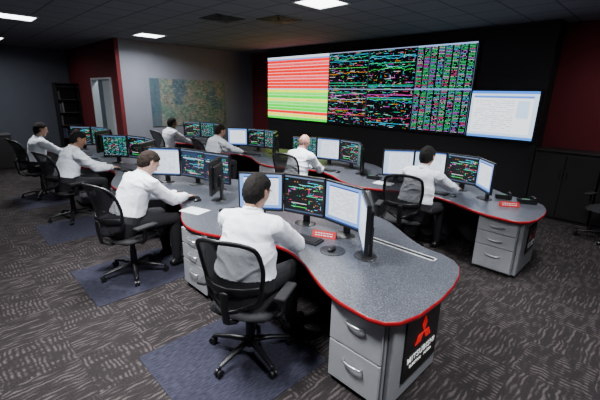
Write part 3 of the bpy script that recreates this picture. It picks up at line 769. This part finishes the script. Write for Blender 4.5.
    for i in np.where(ish)[0]:
        q=hl[i]; hoff[i]*=1+.3*noise.noise(Vector((q[0]*30+seed,q[1]*60,q[2]*30)))+.25*noise.noise(Vector((q[0]*90+seed,q[1]*120,q[2]*90)))
    hm_=mat('hair_%.3f_%.3f'%(hairc[0],hairc[1]),hairc,.8,noise_amt=.4,noise_scale=120,bump=.5,bump_scale=250,spec=.2)
    sub('hair',ish[faces].all(1),co+no*hoff[:,None],hm_)
    for sd in (1,-1):
        bm=bmesh.new(); ellip(bm,(0,0,0),(.008,.013,.007),u=12,v=8); ey=finish('eye',bm,M_eyewhite,HM@V((.0895,sd*.031,.012)),root,True); ey.rotation_euler=hm.to_euler()
        bm=bmesh.new(); ellip(bm,(.005,0,0),(.0042,.0055,.0055),u=10,v=8); finish('iris',bm,M_eyedark,(0,0,0),ey,True)
        bm=bmesh.new(); tube(bm,[(0,-.016,-.002),(.003,0,.003),(-.003,.016,0)],[(.004,.004)]*3,(0,0,1),n=8); eb=finish('eyebrow',bm,hm_,HM@V((.0975,sd*.031,.033)),root,True); eb.rotation_euler=hm.to_euler()
    bm=bmesh.new(); n=26; c0=nb+nd*.035; ax=nd; sx=V(Y); fx=sx.cross(ax).normalized()
    rr=[]
    for k in range(n+1):
        a=rad(22)+ (2*math.pi-rad(44))*k/n; dirv=fx*math.cos(a)+sx*math.sin(a)
        rr.append([bm.verts.new(c0+dirv*r_+ax*z_) for r_,z_ in ((.074,.035),(.088,.012),(.098,-.012),(.092,-.014),(.080,.010),(.068,.033))])
    for k in range(n):
        for j in range(6): bm.faces.new((rr[k][j],rr[k+1][j],rr[k+1][(j+1)%6],rr[k][(j+1)%6]))
    bm.faces.new(rr[0]); bm.faces.new(rr[-1][::-1]); bmesh.ops.recalc_face_normals(bm,faces=bm.faces[:]); finish('collar',bm,M_shirt,parent=root,smooth=True)
    for sd in (1,-1):
        bm=bmesh.new(); d=(W[sd]-E[sd]).normalized(); tube(bm,[W[sd]-d*.055,W[sd]-d*.03,W[sd]-d*.002],[(.047),(.044),(.042)],(0,0,1),n=16,cap=False); finish('cuff',bm,M_shirt,parent=root,smooth=True)
    root.location=loc; root.rotation_euler=(0,0,rad(yaw)); root.scale=(scale,)*3
    tag(root,label,'person')
    return root

tan=(0.48,0.27,0.19); brown=(0.13,0.065,0.04); fair=(0.62,0.36,0.27); olive=(0.36,0.19,0.12)
PE=[
 dict(label='person in white shirt, short dark hair, typing at a console desk',loc=(1.57,2.13,0),yaw=22,lean=10,hunch=14,hpitch=20,hairc=(.010,.008,.007),skinc=tan,girth=1.22,scale=1.13,hyaw=-8,wL=(.52,.10,.735),wR=(.51,-.12,.735),poleR=(-.3,-.9,-.45)),
 dict(label='person in white shirt, head bowed, writing at a console desk',loc=(1.43,4.17,0),yaw=8,lean=18,hunch=24,hpitch=36,hairc=(.02,.012,.008),skinc=fair,girth=1.05,scale=1.13,wL=(.58,.10,.73),wR=(.60,-.08,.73)),
 dict(label='person in white shirt with dark hair working at a console desk',loc=(1.44,6.80,0),yaw=3,lean=14,hunch=18,hpitch=25,hairc=(.008,.007,.007),skinc=olive,girth=1.1,wL=(.55,.12,.735),wR=(.55,-.12,.735),scale=1.11),
 dict(label='person in white shirt with dark hair sitting upright at a desk',loc=(1.38,8.74,0),yaw=5,lean=8,hunch=12,hpitch=12,hairc=(.014,.009,.008),skinc=tan,wL=(.52,.12,.74),wR=(.52,-.12,.74)),
 dict(label='person in white shirt with short black hair sitting upright at desk',loc=(4.24,9.05,0),yaw=5,lean=10,hunch=12,hpitch=8,hairc=(.008,.007,.007),skinc=brown,wL=(.54,.12,.74),wR=(.54,-.12,.74)),
 dict(label='person in white shirt leaning forward over desk, arm extended',loc=(4.24,6.98,0),yaw=0,lean=16,hunch=18,hpitch=18,hairc=(.02,.014,.01),skinc=tan,wL=(.60,.12,.735),wR=(.66,-.12,.735)),
 dict(label='bald person in white shirt leaning forward at a console desk',loc=(4.38,4.47,0),yaw=8,lean=14,hunch=18,hpitch=14,hairc=(.30,.17,.13),skinc=(0.50,0.26,0.19),bald=True,girth=1.12),
 dict(label='person in white shirt with black hair, one arm stretched across desk',loc=(4.49,2.25,0),yaw=2,lean=12,hunch=18,hpitch=16,hairc=(.010,.009,.009),skinc=tan,wR=(.68,-.24,.735),girth=1.15,scale=1.11),
]
for k in PE: make_person(**k)
CP=[(1.56,2.11,26),(1.41,4.18,16),(1.42,6.80,14),(1.36,8.74,10),(4.22,9.05,5),(4.22,6.98,-6),(4.35,4.50,14),(4.40,2.38,22)]
CH.scale=(1.08,)*3
for i,(x,y,a) in enumerate(CP):
    if i==0:
        CH.location=(x,y,0.004); CH.rotation_euler=(0,0,math.radians(a))
    else: copy_tree(CH,(x,y,0.004),math.radians(a))
copy_tree(CH,(7.2,.42,0),math.radians(160))
def rm(o):
    for c in list(o.children): rm(c)
    bpy.data.objects.remove(o)
for o in (MON,KB,MS,PH): rm(o)

# ------------------------------------------------------------------ world + camera
w=bpy.data.worlds.new('World'); SC.world=w; w.use_nodes=True; w.node_tree.nodes['Background'].inputs[0].default_value=(.5,.55,.65,1); w.node_tree.nodes['Background'].inputs[1].default_value=.05
r=empty('corridor_lamp',(4.6,12.5,CEIL),0,'ceiling lamp in the corridor behind the doorway','lamp')
box('lamp_body',(.3,.3,.03),(0,0,-.015),M_lightp,r)
ld=bpy.data.lights.new('lamp_light','AREA'); ld.size=.3; ld.energy=40; ld.color=(.8,.95,1); lo=bpy.data.objects.new('lamp_light',ld); COL.objects.link(lo); lo.location=(0,0,-.04); lo.parent=r
panel(1.5,13.6,28,165)
panel(6.9,.2,16,150)  # unseen panel added to brighten the red wall on the right
th=math.radians(16.16); ph=math.radians(1.28); c,s=math.cos(th),math.sin(th)
Fw=Vector((c/R2,c/R2,-s)); R0=Vector((1/R2,-1/R2,0)); U0=Vector((s/R2,s/R2,c))
R=R0*math.cos(ph)+U0*math.sin(ph); U=U0*math.cos(ph)-R0*math.sin(ph)
cam=bpy.data.cameras.new('camera'); cam.sensor_width=36; cam.lens=36*364/600; cam.clip_start=.05
co=bpy.data.objects.new('camera',cam); COL.objects.link(co)
Mx=Matrix((R,U,-Fw)).transposed().to_4x4(); Mx.translation=Vector((0,0,2.1)); co.matrix_world=Mx
SC.camera=co
